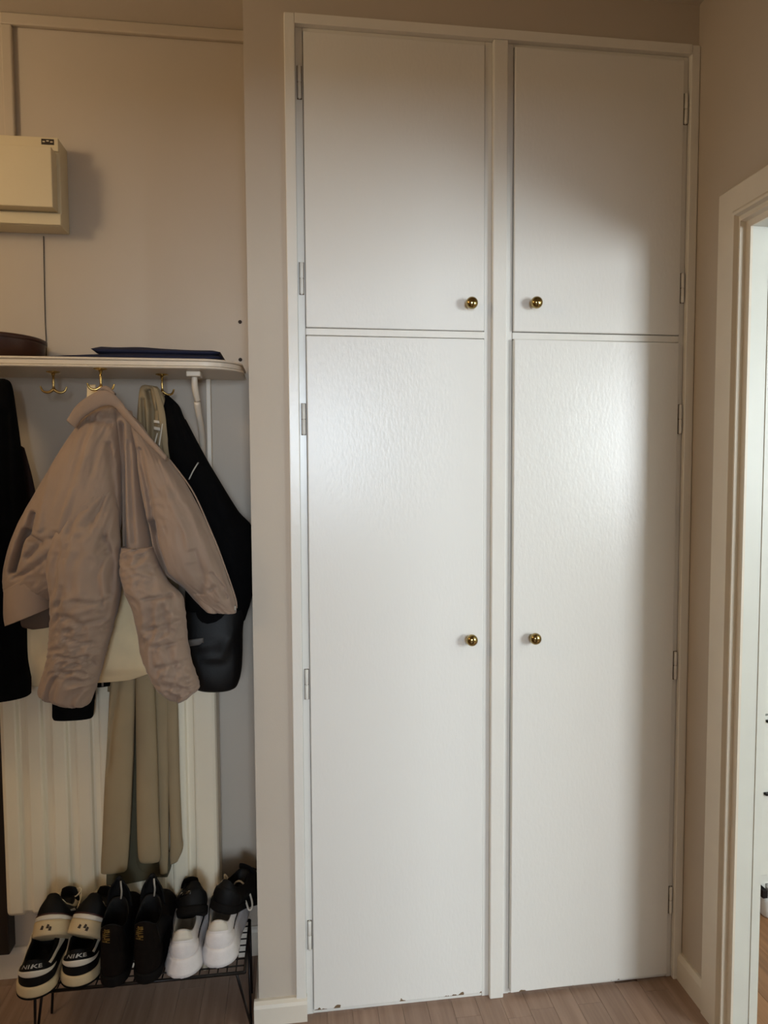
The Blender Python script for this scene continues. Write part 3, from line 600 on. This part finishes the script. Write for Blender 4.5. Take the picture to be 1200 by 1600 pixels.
def smooth(e0, e1, x): t = max(0, min(1, (x-e0)/(e1-e0))); return t*t*(3-2*t)
class Shoe:
    def __init__(s, L=.285, hw=.037, bw=.05, zs=.03, hh=.085, hs=.066, hf=.095, oy0=.006, oy1=.125, ow=.027, bulge=1.5, zp=.62, toe=.06):
        s.__dict__.update(locals())
    def half(s, y):
        L = s.L; v = y/L
        w_ = s.hw+(s.bw-s.hw)*smooth(.2, .68, v)-.003*math.exp(-((v-.38)/.12)**2)
        if y < .04: w_ *= max(0, 1-(1-y/.04)**2)**.5
        rt = .10
        if y > L-rt: w_ *= max(0, 1-((y-(L-rt))/rt)**2.3)**.5
        return w_
    def O(s, ph, off=0):
        sg = 1 if ph <= .5 else -1; v = ph*2 if ph <= .5 else (1-ph)*2
        y = s.L*(1-math.cos(math.pi*v))/2
        p = Vector((sg*s.half(y), y, 0))
        if off:
            e = 1e-3
            a = s.O((ph+e) % 1); b = s.O((ph-e) % 1); t = (a-b)
            if t.length > 1e-9: t.normalize(); p += Vector((t.y, -t.x, 0))*off
        return p
    def C(s, ph):
        sg = 1 if ph <= .5 else -1; v = ph*2 if ph <= .5 else (1-ph)*2
        y = s.oy0+(s.oy1-s.oy0)*(1-math.cos(math.pi*v))/2; u = v
        w_ = s.ow*(math.sin(math.pi*min(1, v))**.62) if 0 < v < 1 else 0
        h = s.hh*(1-smooth(0, .35, u))+s.hs*smooth(0, .35, u)*(1-smooth(.5, .95, u))+s.hf*smooth(.5, .95, u)
        return Vector((sg*w_, y, h))
    def S(s, ph, t):
        ph = ph % 1; o = s.O(ph); c = s.C(ph)
        tt = max(0, min(t, 1)); k = tt**s.bulge
        p = Vector((o.x+(c.x-o.x)*k, o.y+(c.y-o.y)*k, s.zs+(c.z-s.zs)*tt**s.zp))
        bl = math.sin(math.pi*tt)*.003
        r = Vector((o.x, o.y-s.L*.45, 0)); r = r.normalized() if r.length else r
        return p+r*bl
    def N(s, ph, t):
        e = .004; a = s.S(ph+e, t)-s.S(ph-e, t); b = s.S(ph, min(1, t+.02))-s.S(ph, max(0, t-.02))
        n_ = a.cross(b); n_ = n_.normalized() if n_.length > 1e-12 else Vector((0, 0, 1))
        o = s.S(ph, t)-Vector((0, s.L*.45, .04))
        return n_ if n_.dot(o) > 0 else -n_
    def upper(s, m, lining, parent, nph=96, nt=22):
        V = []; Fc = []; mi = []
        rows = [i/nt for i in range(nt+1)]
        for t in rows:
            for k in range(nph): V.append(s.S(k/nph, t))
        inn = [(.0, .0025), (.06, .001), (.12, -.004), (.15, -.02), (.16, None)]
        for q_, dz in inn:
            for k in range(nph):
                c = s.C(k/nph); ctr = Vector((0, (s.oy0+s.oy1)/2, 0)); d = Vector((ctr.x-c.x, ctr.y-c.y, 0))
                V.append(Vector((c.x+d.x*q_, c.y+d.y*q_, (c.z+dz) if dz is not None else s.zs+.012)))
        R = nt+1+len(inn)
        for i in range(R-1):
            for k in range(nph):
                Fc.append((i*nph+k, i*nph+(k+1) % nph, (i+1)*nph+(k+1) % nph, (i+1)*nph+k)); mi.append(0 if i < nt else 1)
        Fc.append(tuple((R-1)*nph+k for k in range(nph))); mi.append(1)
        return mesh('upper', V, Fc, None, parent, mats=[m, lining], midx=mi)
    def sole(s, name, z0, z1, off, m, parent, flare=.0, nph=96):
        V = []; Fc = []
        pr = [(z0, off-.004+flare), (z0+.0015, off-.001+flare), (z0+(z1-z0)*.25, off+flare*.8), (z0+(z1-z0)*.8, off), (z1-.001, off-.001), (z1, off-.004)]
        for z, of in pr:
            for k in range(nph): p = s.O(k/nph, of); V.append(Vector((p.x, p.y, z)))
        n_ = len(pr)
        for i in range(n_-1):
            for k in range(nph): Fc.append((i*nph+k, i*nph+(k+1) % nph, (i+1)*nph+(k+1) % nph, (i+1)*nph+k))
        Fc.append(tuple(range(nph-1, -1, -1))); Fc.append(tuple((n_-1)*nph+k for k in range(nph)))
        return mesh(name, V, Fc, m, parent)
    def patch(s, name, p0, p1, t0, t1, off, m, parent, np_=28, nt=6):
        g = lambda f, a: f(a) if callable(f) else f
        V = []; Fc = []
        for j in range(nt+1):
            for i in range(np_+1):
                a = i/np_; ph = p0+(p1-p0)*a; ta, tb_ = g(t0, a), g(t1, a); t = ta+(tb_-ta)*j/nt
                e = 0 if (i in (0, np_) or j in (0, nt)) else off
                V.append(s.S(ph, t)+s.N(ph, t)*(e if e else .0002))
        for j in range(nt):
            for i in range(np_): q_ = j*(np_+1)+i; Fc.append((q_, q_+1, q_+np_+2, q_+np_+1))
        return mesh(name, V, Fc, m, parent)
    def text(s, name, word, ph0, ph1, t0, t1, m, parent, rot=False):
        cu = bpy.data.curves.new('lettering', 'FONT'); cu.body = word; cu.align_x = 'CENTER'; cu.align_y = 'CENTER'; cu.resolution_u = 3; cu.offset = .012; cu.shear = .15
        to = bpy.data.objects.new('lettering', cu); COL.objects.link(to)
        bpy.context.view_layer.update()
        me = bpy.data.meshes.new_from_object(to.evaluated_get(bpy.context.evaluated_depsgraph_get()))
        bpy.data.objects.remove(to)
        bm = bmesh.new(); bm.from_mesh(me); bmesh.ops.subdivide_edges(bm, edges=[e for e in bm.edges if e.calc_length() > .2], cuts=2); bm.to_mesh(me); bm.free()
        xs = [v.co.x for v in me.vertices]; ys = [v.co.y for v in me.vertices]
        for v in me.vertices:
            u = (v.co.x-min(xs))/(max(xs)-min(xs)); q_ = (v.co.y-min(ys))/(max(ys)-min(ys))
            if rot: u, q_ = 1-q_, u
            ph = ph0+(ph1-ph0)*u; t = t0+(t1-t0)*q_; v.co = s.S(ph, t)+s.N(ph, t)*.0022
        me.materials.clear(); me.materials.append(MATS[m])
        return link(bpy.data.objects.new(name, me), parent)
    def laces(s, m, parent, n=4, ph=.055, t0=.62, t1=.95, r=.0022, y=None):
        for i in range(n):
            t = t0+(t1-t0)*i/(n-1)
            pts = []
            for k in range(9):
                a = -1+2*k/8; pts.append(s.S(.5+ph*a, t)+s.N(.5+ph*a, t)*(.0035-.002*a*a))
            tube('lace', pts, r, m, parent, 8)
    def tongue(s, m, parent, h=.02, w_=.024):
        V = []; Fc = []; c = s.C(.5)
        for j in range(9):
            f = j/8
            for i in range(11):
                a = -1+2*i/10; V.append(Vector((a*w_*(1-.25*f*f), c.y+.006-.022*f+.006*a*a, c.z-.006+(h+.006)*f-.004*a*a*f)))
        N = len(V)
        for v in list(V): V.append(v+Vector((0, .006, -.002)))
        for j in range(8):
            for i in range(10):
                q_ = j*11+i; Fc += [(q_, q_+1, q_+12, q_+11), (N+q_, N+q_+11, N+q_+12, N+q_+1)]
        for i in range(10): q_ = 88+i; Fc.append((q_, q_+1, N+q_+1, N+q_))
        for j in range(8):
            a = j*11; Fc.append((a, a+11, N+a+11, N+a)); b = a+10; Fc.append((b, N+b, N+b+11, b+11))
        mesh('tongue', V, Fc, m, parent)
def bowlace(parent, base, pts_list, m, r=.0022):
    for pts in pts_list: tube('lace', spline([Vector(base)+Vector(p) for p in pts], 24), r, m, parent, 8)

def put(name, px_, py_, Y=None, Z=None, yaw=0, pitch=0, roll=0):
    p = onY(px_, py_, Y) if Y is not None else onZ(px_, py_, Z)
    e = empty(name, p); e.rotation_euler = (pitch, roll, yaw); bpy.context.view_layer.update(); return e
TOP = RZ+.004
# lower black and white basketball-style pair with lettered heels
def hightop(px_, py_, yaw, label):
    s = Shoe(L=.285, hw=.041, bw=.052, zs=.028, hh=.088, hs=.070, hf=.10, ow=.029, oy1=.135)
    e = put('sneaker', px_, py_, Z=TOP, yaw=yaw); tag(e, label, 'shoe', 'black and white sneakers with lettered heels')
    s.sole('outsole', 0, .004, .005, 'rubber_black', e); s.sole('midsole', .0041, .029, .0045, 'sole_cream', e, flare=.001)
    s.upper('shoe_black', 'shoe_black', e)
    s.patch('heel_band', -.155, .155, lambda a: .30-.06*math.cos((a-.5)*math.pi), lambda a: .305+.22*math.cos((a-.5)*math.pi)**.7, .0016, 'shoe_offwhite', e)
    s.patch('side_panel', .12, .30, .60, lambda a: .78+.1*a, .0014, 'shoe_offwhite', e)
    s.patch('side_panel', -.30, -.12, .60, lambda a: .88-.1*a, .0014, 'shoe_offwhite', e)
    s.patch('quarter', .27, .40, .12, .55, .0012, 'shoe_offwhite', e); s.patch('quarter', -.40, -.27, .12, .55, .0012, 'shoe_offwhite', e)
    s.patch('heel_tab', -.115, .115, .60, .93, .0014, 'shoe_black', e)
    s.text('heel_lettering', 'NIKE', -.062, .062, .66, .85, 'silver_print', e)
    s.tongue('shoe_black', e, .018); s.laces('shoe_offwhite', e)
    tube('pull_tab', spline([s.C(.5)+Vector(v) for v in ((-.006, -.02, .0), (-.004, -.03, .008), (.004, -.03, .008), (.006, -.02, 0))], 12), .002, 'shoe_offwhite', e)
hightop(51, 1561, .05, 'lower black and white sneaker with lettered heel, leftmost on the rack')
hightop(121, 1543, .07, 'lower black and white sneaker with lettered heel, beside the dark boots')

# upper pair: black low sneakers with thick cream soles, tipped toe-down behind
def lowsneaker(px_, py_, Y, yaw, pitch, roll, label):
    s = Shoe(L=.255, hw=.039, bw=.047, zs=.034, hh=.090, hs=.072, hf=.10, ow=.027, oy1=.13)
    e = put('sneaker', px_, py_, Y=Y, yaw=yaw, pitch=pitch, roll=roll); tag(e, label, 'shoe', 'black sneakers with thick cream soles')
    s.sole('midsole', 0, .034, .004, 'sole_cream', e)
    s.upper('shoe_black', 'shoe_black', e)
    s.patch('foxing', -.3, .3, -.02, .07, .003, 'shoe_offwhite', e); s.patch('piping', -.3, .3, .07, .11, .0022, 'red_brown', e)
    s.patch('collar_trim', .10, .40, .88, 1.0, .0018, 'lace_cream', e); s.patch('collar_trim', -.40, -.10, .88, 1.0, .0018, 'lace_cream', e)
    s.patch('side_mark', .15, .22, lambda a: .35+.2*a, lambda a: .45+.25*a, .0016, 'shoe_offwhite', e)
    for k, (px2, z_) in enumerate(((-.010, .017), (.003, .019), (.009, .014))):
        V = [Vector((px2-.004, -.0042, z_-.004)), Vector((px2+.003, -.0042, z_-.005)), Vector((px2+.004, -.0042, z_+.003)), Vector((px2-.001, -.0042, z_+.005))]
        mesh('sole_print', V, [(0, 1, 2, 3)], 'dark_print', e, smooth=False)
    s.tongue('shoe_black', e, .024); s.laces('lace_cream', e)
    bowlace(e, s.C(.5), [[(.0, .01, .0), (.02, .0, .018), (.032, -.01, .012), (.02, -.005, .0), (0, .012, .002)], [(.0, .01, .0), (.03, .0, .01), (.036, -.03, -.03), (.03, -.04, -.05)], [(0, .01, 0), (-.02, 0, .014), (-.026, -.008, .0), (-.008, .01, .0)]], 'lace_cream', .0018)
lowsneaker(71, 1462, -.045, -.02, -.7, -.04, 'black sneaker with cream sole stacked above the leftmost lettered sneaker')
lowsneaker(127, 1461, -.045, -.08, -.7, .2, 'black sneaker with cream sole stacked higher, next to the dark boots')

# dark ankle boots with gold print on the back
def boot(px_, py_, yaw, label):
    s = Shoe(L=.285, hw=.031, bw=.043, zs=.026, hh=.155, hs=.135, hf=.165, oy0=.0, oy1=.095, ow=.030, bulge=1.35, zp=.8)
    e = put('ankle_boot', px_, py_, Z=TOP, yaw=yaw); tag(e, label, 'boot', 'dark ankle boots with gold back print')
    s.sole('sole', 0, .026, .004, 'rubber_black', e); s.upper('shoe_suede', 'shoe_black', e)
    s.patch('heel_counter', -.16, .16, -.01, lambda a: .30+.08*math.cos((a-.5)*math.pi), .002, 'shoe_suede', e)
    s.patch('elastic', .13, .27, .35, .99, .0015, 'shoe_black', e); s.patch('elastic', -.27, -.13, .35, .99, .0015, 'shoe_black', e)
    s.patch('back_strip', -.08, .06, .40, 1.0, .0018, 'shoe_suede', e)
    s.text('gold_lettering', 'AirWair', -.06, .0, .62, .94, 'gold_print', e, rot=True)
    c = s.C(.5)
    V = []; Fc = []
    for j in range(8):
        f = j/7
        for i in range(13):
            a = -1+2*i/12; V.append(Vector((a*.029*(1-f**3*.75), c.y-.004+.010*(1-a*a), c.z-.02+.07*f-.01*a*a)))
    for j in range(7):
        for i in range(12): q_ = j*13+i; Fc.append((q_, q_+1, q_+14, q_+13))
    o = mesh('front_flap', V, Fc, 'shoe_black', e); so = o.modifiers.new('solid', 'SOLIDIFY'); so.thickness = .004
    tube('pull_loop', spline([c+Vector(v) for v in ((.006, -.008, .0), (.009, -.012, .02), (.008, -.012, .034), (.006, -.006, .044))], 12), .0022, 'silver_print', e)
boot(175, 1543, .02, 'dark suede ankle boot with gold back print, left one of its pair')
boot(227, 1538, -.02, 'dark suede ankle boot with gold back print, right one beside the white sneakers')

# white running pair with chunky soles
def white(px_, py_, yaw, label, bow):
    s = Shoe(L=.29, hw=.034, bw=.045, zs=.034, hh=.108, hs=.088, hf=.118, ow=.026, oy0=.010, oy1=.135, bulge=1.25, zp=.75)
    e = put('white_sneaker', px_, py_, Z=TOP, yaw=yaw); tag(e, label, 'shoe', 'white sneakers with black side mark')
    so = s.sole('sole', 0, .042, .006, 'shoe_white', e, flare=.008)
    for v in so.data.vertices: v.co += Vector((1, 1, 0))*.0022*noise.noise(v.co*120)
    s.upper('shoe_white', 'lining_grey', e)
    s.patch('heel_counter', -.15, .15, .05, lambda a: .42+.12*math.cos((a-.5)*math.pi), .0025, 'shoe_white', e)
    s.patch('heel_tab', -.09, .09, .62, .99, .002, 'shoe_offwhite', e)
    s.patch('side_mark', .13, .34, lambda a: .30+.15*a, lambda a: .31+.42*a**1.4, .0022, 'shoe_black', e)
    s.patch('side_mark', -.34, -.13, lambda a: .45-.15*a, lambda a: .73-.42*a**.7, .0022, 'shoe_black', e)
    s.tongue('shoe_white', e, .018); s.laces('shoe_offwhite', e)
    if bow: bowlace(e, s.C(.5)+Vector((.02, .02, -.006)), [[(0, 0, 0), (.02, .0, .008), (.045, -.02, -.012), (.056, -.05, -.03), (.048, -.06, -.036), (.034, -.035, -.02), (.0, 0, 0)], [(0, 0, 0), (-.012, 0, .018), (-.022, .004, .026), (-.018, .004, .012), (0, 0, 0)]], 'shoe_offwhite', .0026)
white(285, 1524, .02, 'white chunky sneaker beside the dark boots', False)
white(341, 1508, -.03, 'white chunky sneaker with loose lace loop, rightmost on the rack', True)

# black shoes behind the white pair
def blackshoe(px_, py_, Y, yaw, pitch, roll, label, tip):
    s = Shoe(L=.27, hw=.036, bw=.047, zs=.022, hh=.075, hs=.06, hf=.085, ow=.024, oy1=.12)
    e = put('black_shoe', px_, py_, Y=Y, yaw=yaw, pitch=pitch, roll=roll); tag(e, label, 'shoe', 'plain black shoes')
    s.sole('sole', 0, .022, .003, 'rubber_black', e); s.upper('shoe_black', 'shoe_black', e)
    s.patch('heel_counter', -.14, .14, .0, .6, .002, 'shoe_black', e)
    s.tongue('shoe_black', e, .016); s.laces('shoe_black', e)
    if tip:
        s.patch('toe_cap', .40, .60, .02, .45, .002, 'red_brown', e); s.patch('logo_mark', .43, .47, .2, .26, .004, 'shoe_offwhite', e)
    else: s.patch('glossy_heel', -.12, -.02, .25, .55, .003, 'shoe_patent', e)
blackshoe(303, 1429, -.01, .2, -.65, .1, 'black shoe behind the left white sneaker', False)
blackshoe(340, 1426, .0, -.42, -.38, .15, 'black shoe with brown toe tipped sideways behind the rightmost white sneaker', True)

# ================================================================== KITCHEN GLIMPSE
kc = empty('kitchen_cabinet', (1.75, .5, 0)); tag(kc, 'white kitchen base unit with thin dark handles beyond the doorway', 'cabinet')
keep(box('body', (1.40, .22, .10), (2.3, .795, .88), 'white_trim'), kc)
keep(box('worktop', (1.385, .18, .88), (2.32, .797, .915), 'white_trim', bev=.003), kc)
for z0, z1, hz in ((.662, .875, .64), (.14, .405, .40), (.41, .655, .634)):
    d = keep(box('drawer', (1.405, .2, z0), (2.0, .22, z1), 'white_trim', bev=.0015), kc)
for z in (.640, .408):
    keep(box('handle', (1.462, .188, z-.004), (1.9, .2, z+.004), 'wire_black', bev=.001), kc)
keep(box('plinth', (1.50, .26, 0), (2.3, .28, .10), 'white_trim'), kc)
keep(box('gap_shade', (1.468, .198, .066), (1.484, .26, .09), 'wire_black'), kc)  # solid black block painting the shaded gap under the unit
bt = empty('white_bottle', (1.505, .215, 0)); tag(bt, 'small white container on the kitchen floor by the cabinet', 'bottle')
V, Fc = lathe([(.0001, 0), (.026, 0), (.030, .006), (.030, .05), (.026, .062), (.012, .066), (.012, .08), (.0001, .081)], 24); mesh('container', V, Fc, 'bottle_white', bt)
V, Fc = lathe([(.0001, .08), (.014, .08), (.014, .098), (.0001, .1)], 20); mesh('cap', V, Fc, 'bottle_white', bt)

# ================================================================== HALL LAMP (left of the frame, warm)
hl = empty('ceiling_lamp', (-1.55, -.85, CE)); tag(hl, 'round opal ceiling lamp in the hall, left of the view', 'lamp')
V, Fc = lathe([(.0001, 0), (.05, 0), (.05, -.03), (.012, -.04), (.012, -.2)], 24); mesh('canopy', V, Fc, 'white_trim', hl)
gm = bpy.data.materials.new('opal'); gm.use_nodes = True; gb = gm.node_tree.nodes['Principled BSDF']
gb.inputs['Emission Color'].default_value = (1.0, .75, .45, 1); gb.inputs['Emission Strength'].default_value = 21; MATS['opal'] = gm
V, Fc = lathe([(max(.0001, .16*math.sin(math.pi*i/16)), -.36-.16*math.cos(math.pi*i/16)) for i in range(17)], 24); mesh('globe', V, Fc, 'opal', hl)
